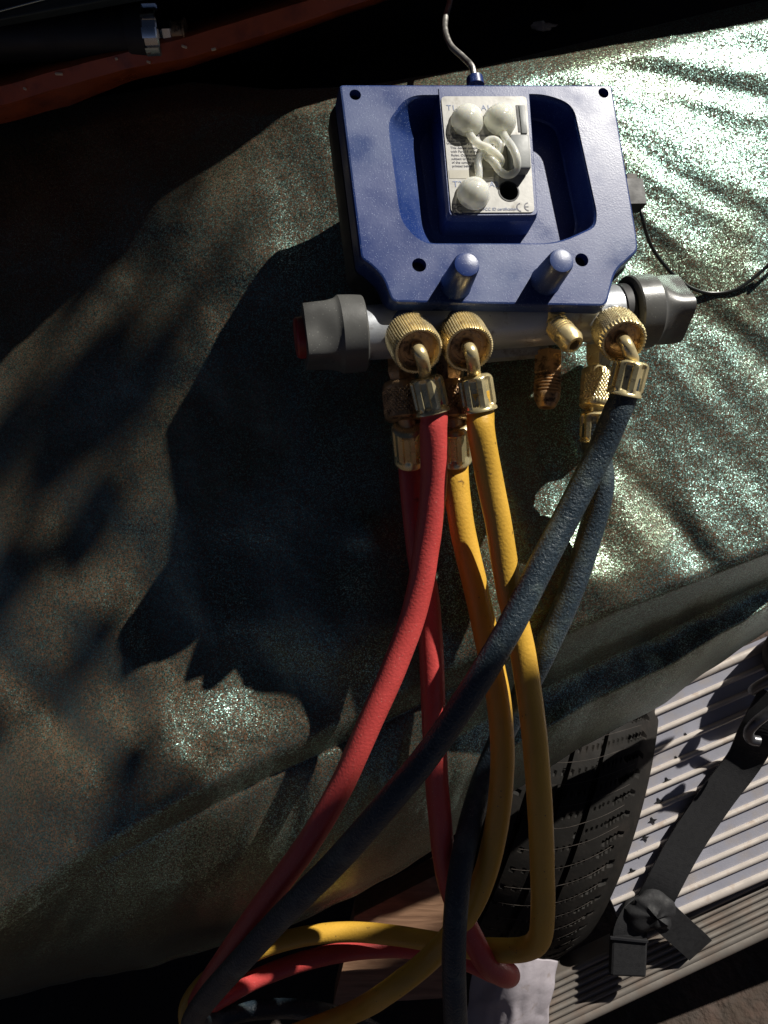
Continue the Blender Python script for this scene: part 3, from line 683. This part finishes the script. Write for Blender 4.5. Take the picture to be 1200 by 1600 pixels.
# bare flare fitting on the front
B = GP(862, 500, -.018); Fp = GP(896, 537, -.006); ax_ = (Fp-B).normalized(); Lf = (Fp-B).length
fl = build('flare_fitting', lathe(B-ax_*.004, ax_, [(0, .0098), (.0085, .0098), (.0087, .0078), (.0095, .0078)], 48, hexm), 'brass', mg)
prof = [(.0045, .0072)]
for k in range(5):
    s = .0055+k*.0019; prof += [(s, .0072), (s+.0006, .0080), (s+.0011, .0080), (s+.0017, .0072)]
e0 = .0150; prof += [(e0, .0078), (Lf-.002, .0078), (Lf+.0015, .0058), (Lf+.0017, .0040), (Lf+.0012, .0036), (Lf-.010, .0034), (Lf-.0101, 0)]
build('flare_thread', lathe(B, ax_, prof, 40, cap=False), 'brass', fl)
build('port_stud', lathe(GP(860, 494, -.030)-ax_*.006, ax_, [(0, .0105), (.0095, .0105), (.0115, .0092), (.012, .006)], 36), 'steel', mg)
# bare flare fitting pointing down
B = GP(857, 560, -.040); E_ = GP(854, 637, -.042); ax_ = (E_-B).normalized(); Lf = (E_-B).length
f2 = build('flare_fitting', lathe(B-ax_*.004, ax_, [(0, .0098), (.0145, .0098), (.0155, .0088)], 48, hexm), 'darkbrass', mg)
prof = [(.010, .0076)]
for k in range(5):
    s = .0125+k*.0022; prof += [(s, .0078), (s+.0007, .0090), (s+.0012, .0090), (s+.0020, .0078)]
prof += [(.0240, .0086), (.0245, .0088), (Lf-.006, .0084), (Lf-.001, .0060), (Lf, .0052), (Lf+.0002, .003), (Lf-.006, .0028), (Lf-.006, 0)]
build('flare_thread', lathe(B, ax_, prof, 40, cap=False), 'darkbrass', f2)
# necks of the lower ports
lower = {'red': ((628, 560), (629, 597), (634, 657), (637, 664), (641, 718)), 'yellow': ((703, 560), (704, 597), (707, 657), (709, 664), (712, 718)), 'blue': ((936, 530), (936, 576), (932, 638), (931, 642), (929, 690))}
for kx, q in lower.items():
    A_ = GP(q[0][0], q[0][1], -.040); B_ = GP(q[1][0], q[1][1]+4, -.041); ax_ = (B_-A_).normalized(); L_ = (B_-A_).length
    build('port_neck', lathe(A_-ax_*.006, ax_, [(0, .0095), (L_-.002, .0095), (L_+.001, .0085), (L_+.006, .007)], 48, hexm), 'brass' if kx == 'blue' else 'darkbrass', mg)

# ------------------------------------------------------------------ hoses
RH = .0086
paths = {
 'red': [(677, 668, 0.088), (678, 750, .076), (667, 850, .064), (649, 950, .055), (615, 1045, .050), (573, 1140, .045), (530, 1235, .037), (483, 1315, 0.03), (420, 1402, 0.014), (368, 1475, -0.004), (326, 1538, -0.025), (312, 1572, -0.13), (330, 1568, -0.155), (395, 1532, -0.16), (470, 1503, -0.162), (560, 1484, -0.166), (650, 1483, -0.17), (725, 1500, -0.17), (775, 1522, -0.158), (793, 1520, -0.135), (785, 1523, -0.03), (762, 1508, -0.02), (738, 1465, -0.016), (712, 1410, -0.012), (697, 1360, -0.006), (688, 1285, 0.002), (681, 1200, 0.01), (677, 1100, 0.022), (674, 1025, 0.028), (668, 940, 0.034), (656, 870, 0.04), (648, 800, 0.044), (643, 745, 0.046)],
 'yellow': [(751, 668, 0.09), (765, 750, .078), (780, 825, .068), (796, 925, .058), (818, 1025, .052), (834, 1140, .046), (843, 1250, 0.042), (847, 1350, 0.028), (848, 1425, 0.016), (841, 1470, 0.002), (815, 1484, -0.014), (765, 1484, -0.03), (700, 1475, -0.126), (620, 1462, -0.136), (540, 1456, -0.142), (460, 1466, -0.146), (390, 1490, -0.15), (325, 1530, -0.155), (292, 1580, -0.155), (320, 1640, -0.15), (420, 1628, -0.138), (520, 1594, -0.126), (600, 1554, -0.036), (675, 1495, -0.024), (725, 1435, -0.012), (755, 1375, -0.002), (774, 1300, 0.008), (785, 1200, 0.018), (780, 1100, 0.026), (766, 1025, 0.03), (745, 925, 0.036), (722, 825, 0.042), (713, 750, 0.046)],
 'blue': [(966, 640, 0.088), (940, 700, .082), (897, 785, .078), (850, 875, .078), (798, 978, .078), (738, 1078, .076), (672, 1175, .070), (600, 1262, 0.07), (522, 1350, 0.052), (440, 1432, 0.034), (370, 1508, 0.014), (322, 1562, -0.01), (300, 1598, -0.04), (330, 1592, -0.155), (400, 1578, -0.165), (480, 1578, -0.165), (560, 1600, -0.155), (640, 1650, -0.135), (690, 1690, -0.025), (712, 1650, 0.004), (711, 1580, 0.018), (709, 1500, 0.022), (713, 1410, 0.02), (727, 1320, 0.008), (748, 1240, -0.006), (775, 1170, -0.01), (815, 1090, 0.004), (852, 1015, .024), (890, 930, .030), (922, 835, 0.034), (940, 755, 0.04), (934, 712, 0.044)],
}
labels = {'red': 'red rubber charging hose looping down from the two left hand brass couplings', 'yellow': 'yellow rubber charging hose looping down from the middle brass couplings',
          'blue': 'dark blue rubber charging hose crossing over the others from the right hand couplings'}
hosemat = {'red': 'redhose', 'yellow': 'yelhose', 'blue': 'bluhose'}
elb = {'red': ((659, 562), (664, 588), (677, 646)), 'yellow': ((736, 560), (741, 586), (750, 642)), 'blue': ((985, 538), (988, 563), (974, 618))}
for kx in ('red', 'yellow', 'blue'):
    b, f = front[kx]; B = GP(b[0], b[1], -.026); Fp = GP(f[0], f[1], .006); ax_ = (Fp-B).normalized(); Ln = (Fp-B).length; s0 = Ln-.027; B = B+ax_*s0; Ln = .027
    h = thing('charging_hose', labels[kx], 'hose', Fp, 'rubber charging hoses looped from the manifold')
    m = 'brass'
    # front coupling nut: knurled outside, hollow front with a swivel face
    Rn = .0148
    prof = [(.001, .010), (.0012, .0118), (.0030, .0136), (.0078, Rn), (Ln-.0035, Rn)]
    n_ = 22; prof = prof[:-2]+[(.0045, Rn*.985), (.0078, Rn)]+[(.0078+(Ln-.0035-.0078)*k/n_, Rn) for k in range(n_+1)]
    nut = build('coupling_nut', lathe(B, ax_, prof+[(Ln-.003, Rn*.985), (Ln-.0008, Rn*.975), (Ln, Rn*.94), (Ln, Rn*.86), (Ln-.0012, Rn*.84), (Ln-.0055, Rn*.83)], 176, straight_knurl if kx != 'blue' else diamond(40, .0028), xd=dN, cap=False), m, h, angle=50)
    build('swivel_face', lathe(B, ax_, [(Ln-.0050, Rn*.84), (Ln-.0048, Rn*.70), (Ln-.0042, Rn*.69), (Ln-.0040, Rn*.55), (Ln-.0048, Rn*.54), (Ln-.0048, .0046), (Ln-.003, .0044), (Ln-.003, 0)], 48, cap=False), 'darkbrass', nut)
    e0_, e1_, e2_ = elb[kx]
    hp = [P(*q) for q in paths[kx]]
    f0 = P(e1_[0], e1_[1], .094); f1 = P(e2_[0], e2_[1], .089)
    fd = (f1-f0).normalized()
    el = spline([Fp-ax_*.006, Fp+ax_*.0045, Fp.lerp(f0, .55)+ax_*.0040, f0, f0+fd*.006], 8)
    build('elbow', tube(el, .0041, 18, relax=2), 'brass', h)
    fL = (f1-f0).length; rf = .0102
    build('ferrule', lathe(f0, fd, [(0, .0050), (.0003, .0085), (.0015, .0100)]+[(.002+(fL*.86-.002)*k/24, rf) for k in range(25)]+[(fL*.90, rf*1.0), (fL*.93, rf*1.06), (fL*.985, rf*1.07), (fL, rf*1.0), (fL+.0001, .0075)], 96, ferrule_mod(fL), xd=Vector((.2, 0, 1))), 'crimp', h, angle=40)
    # far coupling: diamond knurled nut and sleeve on the lower port
    q = lower[kx]; A_ = GP(q[1][0], q[1][1], -.041); B_ = GP(q[2][0], q[2][1], -.043); ax2 = (B_-A_).normalized(); L2 = (B_-A_).length
    Rk = .0138 if kx != 'blue' else .0118
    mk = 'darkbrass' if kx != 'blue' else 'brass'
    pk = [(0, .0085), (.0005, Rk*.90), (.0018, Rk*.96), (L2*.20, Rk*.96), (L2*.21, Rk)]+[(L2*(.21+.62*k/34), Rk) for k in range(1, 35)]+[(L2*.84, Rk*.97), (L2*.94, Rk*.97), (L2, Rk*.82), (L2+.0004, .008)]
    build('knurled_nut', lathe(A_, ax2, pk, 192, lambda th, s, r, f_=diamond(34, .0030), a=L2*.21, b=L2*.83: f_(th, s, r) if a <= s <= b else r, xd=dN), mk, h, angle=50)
    A3 = GP(q[3][0], q[3][1], -.043); B3 = P(q[4][0], q[4][1], .048); ax3 = (B3-A3).normalized(); L3 = (B3-A3).length; rf3 = .0104 if kx != 'blue' else .0095
    build('neck', lathe(B_-ax2*.004, (A3-B_+ax3*.004).normalized(), [(0, .0060), ((A3-B_).length+.008, .0060)], 24), mk, h)
    build('ferrule', lathe(A3, ax3, [(0, .0060), (.0003, .0085), (.0015, .0098)]+[(.002+(L3*.86-.002)*k/24, rf3) for k in range(25)]+[(L3*.90, rf3), (L3*.93, rf3*1.06), (L3*.985, rf3*1.07), (L3, rf3), (L3+.0001, .0075)], 96, ferrule_mod(L3), xd=Vector((.2, 0, 1))), 'crimp', h, angle=40)
    full = [f1-fd*.012, f1+fd*.002]+hp+[B3+ax3*.004, B3-ax3*.012]
    build('rubber_hose', tube(spline(full, 12), RH, 28, wob=.025, relax=6), hosemat[kx], h)

# ------------------------------------------------------------------ silicone plugs tied together
sp_ = thing('silicone_plugs', 'three milky silicone plugs knotted together on the grey label of the gauge', 'plugs', G(0, .04, .003))
caps = [(733, 181), (785, 180), (743, 296)]
for px, py in caps:
    x, y = Gxy(px, py, .008); o = G(x, y, .0014)
    R0 = .0101
    prof = [(0, R0*.86), (.0002, R0*.98), (.0010, R0*1.03), (.0020, R0*1.03), (.0028, R0*.98)]+[(.0028+R0*.86*math.sin(a), R0*.95*math.cos(a)) for a in [math.pi/2*k/10 for k in range(1, 10)]]+[(.0028+R0*.86, 0)]
    inner = [(0, R0*.86)]+[(.0008+R0*.78*math.sin(a), R0*.80*math.cos(a)) for a in [math.pi/2*k/8 for k in range(0, 8)]]+[(.0008+R0*.78, 0)]
    cpq = build('plug', join(lathe(o, dN, prof, 40, cap=False), (lambda vf: (vf[0], [tuple(reversed(q)) for q in vf[1]]))(lathe(o, dN, inner, 40, cap=False))), 'silicone', sp_, angle=60)
    build('plug_stem', lathe(o, dN, [(0, .0021), (.0065, .0021), (.0082, .0016), (.0085, 0)], 20), 'greyslide', cpq)
def gs(l, n=10): return spline([GP(a, b, c) for a, b, c in l], n)
ties = [[(731, 204, .004), (736, 213, .0045), (746, 224, .006), (758, 230, .0085), (768, 235, .0095), (778, 244, .008), (783, 252, .0055), (780, 257, .0045), (774, 254, .0045), (766, 247, .0045), (759, 240, .0045), (757, 228, .004), (763, 220, .0045), (773, 219, .005), (781, 227, .0055), (779, 238, .0045), (772, 243, .004), (764, 240, .006)],
        [(784, 204, .004), (789, 214, .005), (797, 225, .010), (804, 237, .0118), (808, 250, .0115), (807, 264, .008), (800, 272, .0055), (790, 273, .0045), (780, 266, .004), (774, 257, .0065), (768, 250, .0075), (760, 244, .006)],
        [(748, 278, .0045), (748, 266, .0045), (747, 254, .0045), (750, 245, .0055), (758, 238, .0070), (764, 230, .0055)]]
for l in ties: build('tether', tube(gs(l), .0024, 14, relax=2), 'silicone', sp_)

# ------------------------------------------------------------------ behind, lower right: tyre
ty = thing('spare_tyre', 'worn black tyre half hidden beneath the cloth hem beside the aluminium ramp', 'tyre', P(850, 1300, -.30))
tc_ = P(842, 1290, -.262); ec = (P(798, 1450, -.262)-P(898, 1150, -.262)).normalized()
et = Vector((-.12, .10, 1)); et = (et-ec*et.dot(ec)).normalized(); ea = ec.cross(et)
if ea.x < 0: ea = -ea
RT = .24; cen = tc_-et*RT
HW = .086                            # half width of tread
prof_t = []                         # (axial, radius offset)
grooves = (-.052, -.022, .010, .042)
ax_s = [-HW+2*HW*k/110 for k in range(111)]
def trad(a):
    r = RT-.020*(abs(a)/HW)**3.2
    for g in grooves:
        if abs(a-g) < .0028: r -= .007
    return r
prof_t = [(-HW-.012, RT-.10), (-HW-.026, RT-.07), (-HW-.022, RT-.045), (-HW-.006, RT-.027)]+[(a, trad(a)) for a in ax_s]+[(HW+.006, RT-.027), (HW+.022, RT-.045), (HW+.026, RT-.07), (HW+.012, RT-.10)]
def angle_shift(a): return .12*(1-(a/HW)**2)-.13*a/HW
V, Fc = [], []; NS = 420; npf = len(prof_t)
for k in range(NS):
    for a, r in prof_t:
        th = 2*math.pi*k/NS
        rr = r
        if abs(a) <= HW:
            u_ = ((th-angle_shift(a)*1.0)*RT/.0245) % 1
            edge = .9 if abs(a) > .062 else .0
            if abs(a) > .068 and u_ < .18: rr -= .006
            elif u_ < .05: rr -= .0022
        V.append(cen+ea*a+(et*math.cos(th)+ec*math.sin(th))*rr)
for k in range(NS):
    for i in range(npf-1):
        k2 = (k+1) % NS; Fc.append((k*npf+i, k*npf+i+1, k2*npf+i+1, k2*npf+i))
build('tread_and_sidewall', (V, Fc), 'tyre', ty, angle=30)
parts = []
for k in range(-14, 15):
    pth = []
    for j in range(25):
        a = -.012+.094*j/24
        if any(abs(a-g) < .002 for g in grooves): pass
        th = (k*.0245)/RT+angle_shift(a)+.0035*noise.noise(Vector((a*40, k*1.7, 0)))
        pth.append(cen+ea*a+(et*math.cos(th)+ec*math.sin(th))*(RT-.020*(abs(a)/HW)**3.2-.0001))
    parts.append(tube(pth, lambda t, k=k: .00022+.00030*abs(noise.noise(Vector((t*9, k, 0)))), 5))
tl_ = build('tread_edges', join(*parts), 'tyreline', ty); tl_['kind'] = 'stuff'
build('rim', lathe(cen-ea*.07, ea, [(0, .08), (0, RT-.10), (.14, RT-.10), (.14, .08)], 48), 'darkbar', ty)

# ------------------------------------------------------------------ aluminium planks
def plank(name, label, o, e1, e2, n, spacing, length, ribs, ribw, ribh, m, thick, edge_lo=None):
    t = thing(name, label, 'ramp', o, 'ribbed aluminium ramps behind the tyre')
    wd = spacing*(ribs-1)
    b_ = build('plank_deck', boxvf(o+e1*length*.5+e2*wd*.5-n*thick*.5, e1, e2, n, length, wd+ribw, thick), m, t, smooth=False)
    me = None
    for k in range(ribs):
        c = o+e1*length*.5+e2*spacing*k
        rw = ribw*(1.5 if k in (0, ribs-1) else 1)
        if me is None:
            pr = []
            for s in (-1, 1):
                pr.append([c+e1*s*length/2+e2*(math.cos(a)*rw*.5)+n*(math.sin(a)*ribh) for a in [math.pi*j/8 for j in range(9)]]+[c+e1*s*length/2-e2*rw*.5-n*.001, c+e1*s*length/2+e2*rw*.5-n*.001])
            rb = build('rib', loft(pr), 'ribglint' if m == 'plank' else m, t)
            base = rb
        else:
            rb = base.copy(); C.objects.link(rb); rb.parent = t; rb.location = e2*spacing*k
    return t
e1 = Vector((.918, .395, 0)).normalized(); e2 = Vector((e1.y, -e1.x, 0)); nz_ = Vector((0, 0, 1))
hP = -.345
o1 = P(955, 1100, hP)
# first rib passes (1040,1110)
def online(px, py, h):  # point on the line through this pixel with x shifted left
    return P(px, py, h)-e1*.16
sc_ = (D-hP)/F
r1_ = plank('aluminium_ramp', 'wide ribbed aluminium ramp with small star shaped holes right of the tyre', online(1043, 1076, hP), e1, e2, nz_, 27.3*sc_, .62, 13, .0066, .0036, 'plank', .02)
stars = [(1073, 1151), (1058, 1187), (1043, 1220), (1030, 1252), (1020, 1282), (1008, 1309), (998, 1335), (988, 1361)]
for i, (px, py) in enumerate(stars):
    c = P(px, py, hP+.0005); sz = .0062*(1-.03*i); out_ = []
    for k in range(8):
        a = k*math.pi/4+.35; r = sz if k % 2 == 0 else sz*.38
        out_.append(c+Vector((math.cos(a)*r, math.sin(a)*r*(.9), 0)))
    build('star_hole', loft([out_, [q+nz_*.0006 for q in out_]]), 'blackrub', r1_, smooth=False)
hQ = -.362; sc2 = (D-hQ)/F
e1b = Vector((.905, .425, 0)).normalized(); e2b = Vector((e1b.y, -e1b.x, 0))
r2_ = plank('aluminium_ramp', 'narrow dirty ribbed aluminium ramp at the bottom right under the strap end', P(852, 1536, hQ)-e1b*.04, e1b, e2b, nz_, 10.8*sc2, .78, 7, .0052, .0030, 'plank2', .03)
build('edge_tube', tube([P(852, 1536, hQ)-e1b*.04+e2b*(10.8*sc2*6+.008)-nz_*.004, P(852, 1536, hQ)+e1b*.74+e2b*(10.8*sc2*6+.008)-nz_*.004], .0078, 16), 'plank2', r2_)

# ------------------------------------------------------------------ ratchet strap and its hook
st = thing('ratchet_strap', 'black webbing strap laid across the wide aluminium ramp with a knotted end', 'strap', P(1100, 1250, hP+.012))
pth = spline([P(1215, 1085, hP+.05), P(1186, 1140, hP+.035), P(1165, 1185, hP+.015), P(1120, 1245, hP+.010), P(1070, 1320, hP+.010), P(1035, 1385, hP+.010), P(1018, 1418, hP+.004)], 12)
wdir = Vector((.86, -.5, 0)).normalized()
build('strap_band', strip(pth, wdir, .041, .0022), 'strap', st, smooth=False)
kc = P(1020, 1424, hP+.010)
kv = [kc+Vector((.030*math.cos(a)*math.cos(b), .022*math.sin(a)*math.cos(b), .014*math.sin(b)))*(1+.35*noise.noise(Vector((math.cos(a)*1.6, math.sin(a)*1.6, b*1.3)))) for b in [-math.pi/2+math.pi*q/18 for q in range(19)] for a in [2*math.pi*i/32 for i in range(32)]]
build('strap_knot', (kv, [(q*32+i, q*32+(i+1) % 32, (q+1)*32+(i+1) % 32, (q+1)*32+i) for q in range(18) for i in range(32)]), 'strap', st)
build('strap_tail', strip(spline([P(1022, 1416, hP+.012), P(1042, 1436, hP+.012), P(1066, 1458, hP+.004), P(1084, 1474, hQ+.016), P(1094, 1484, hQ+.010)], 10), Vector((.75, .66, 0)), .036, .0024), 'strap', st, smooth=False)
build('strap_tail', strip(spline([P(1012, 1420, hP+.010), P(992, 1436, hP+.012), P(982, 1456, hP+.012), P(981, 1470, hP+.010)], 10), Vector((1, .1, 0)), .036, .0024), 'strap', st, smooth=False)
tb = build('strap_end_block', boxvf(P(981, 1488, hQ+.024), Vector((1, -.04, 0)).normalized(), Vector((.04, 1, 0)).normalized(), nz_, .042, .052, .012), 'strap', st, smooth=False); bevel(tb, .003, 2)
build('strap_seam', boxvf(P(983, 1468, hQ+.031), Vector((1, -.1, 0)).normalized(), Vector((.1, 1, 0)).normalized(), nz_, .044, .0025, .003), 'blackrub', st, smooth=False)
hkp = spline([P(1235, 1085, hP+.075), P(1205, 1110, hP+.07), P(1180, 1130, hP+.062), P(1170, 1143, hP+.055), P(1173, 1155, hP+.05), P(1186, 1158, hP+.05)], 10)
hko = build('strap_hook', tube(hkp, .0058, 16), 'hook', origin=P(1180, 1130, hP+.06)); setp(hko, 'grey steel J hook on the upper end of the black strap', 'hook')
hk2 = spline([P(1240, 1035, hP+.07), P(1205, 1060, hP+.06), P(1180, 1075, hP+.045), P(1176, 1080, hP+.04)], 8)
hko2 = build('strap_hook', tube(hk2, .0056, 16), 'hook', origin=P(1200, 1060, hP+.06)); setp(hko2, 'second grey steel rod end at the right edge above the J hook', 'hook')
cb = build('cargo_bag', (lambda: (lambda n: ([P(1240+50*math.cos(a)*math.cos(b)+4*noise.noise(Vector((math.cos(a)*3, math.sin(b)*3, 0))), 1022+48*math.sin(b), hP+.01+.05*math.sin(a)*math.cos(b)) for b in [-math.pi/2+math.pi*j/n for j in range(n+1)] for a in [2*math.pi*i/24 for i in range(24)]],
      [(j*24+i, j*24+(i+1) % 24, (j+1)*24+(i+1) % 24, (j+1)*24+i) for j in range(n) for i in range(24)]))(16))(), 'strap')
setp(cb, 'black fabric bag at the right edge resting on top of the wide ramp', 'bag')

# ------------------------------------------------------------------ wood offcut and plastic sheet at the bottom
wd_ = [(553, 1432), (710, 1352), (742, 1400), (700, 1560), (520, 1572)]
hW = -.20
wpoly = [P(x, y, hW) for x, y in wd_]
wo = build('wood_offcut', loft([[p-nz_*.04 for p in wpoly], [p-nz_*.001 for p in wpoly], [p.lerp(sum(wpoly, Vector())/5, .01) for p in wpoly]]), 'wood', smooth=False)
setp(wo, 'rough sawn brown wood offcut behind the hoses at the bottom', 'wood')
kn = build('wood_knot', lathe(P(567, 1523, hW-.002), nz_, [(0, .006), (.0026, .0052), (.0030, .002), (.0026, 0)], 18, lambda th, s, r: r*(1+.3*math.cos(2*th+.6))), 'darkbrass', wo) if False else None
def sheet(name, quad4, nx, ny, hfun, m, label, cat, th=.0015):
    V, Fc = [], []
    for j in range(ny+1):
        for i in range(nx+1):
            u, v = i/nx, j/ny
            a, b, c, d = quad4
            px = (a[0]*(1-u)+b[0]*u)*(1-v)+(d[0]*(1-u)+c[0]*u)*v; py = (a[1]*(1-u)+b[1]*u)*(1-v)+(d[1]*(1-u)+c[1]*u)*v
            px += 5*noise.noise(Vector((u*5, v*5, 1))); py += 6*noise.noise(Vector((u*6, v*6, 7)))
            V.append(P(px, py, hfun(u, v)))
    for j in range(ny):
        for i in range(nx): k = j*(nx+1)+i; Fc.append((k, k+nx+1, k+nx+2, k+1))
    o = build(name, (V, Fc), m, angle=0); q = o.modifiers.new('t', 'SOLIDIFY'); q.thickness = th
    return setp(o, label, cat)
sheet('plastic_sheet', [(745, 1490), (872, 1502), (848, 1640), (715, 1640)], 50, 50,
      lambda u, v: -.30+.05*math.sin(u*2.6+.3)+.012*noise.noise(Vector((u*2.5, v*1.5, 2)))+.003*abs(noise.noise(Vector((u*6, v*3, 5))))-.03*v, 'paper',
      'crumpled pale grey plastic sheet beneath the red hose bend at the bottom', 'plastic sheet')
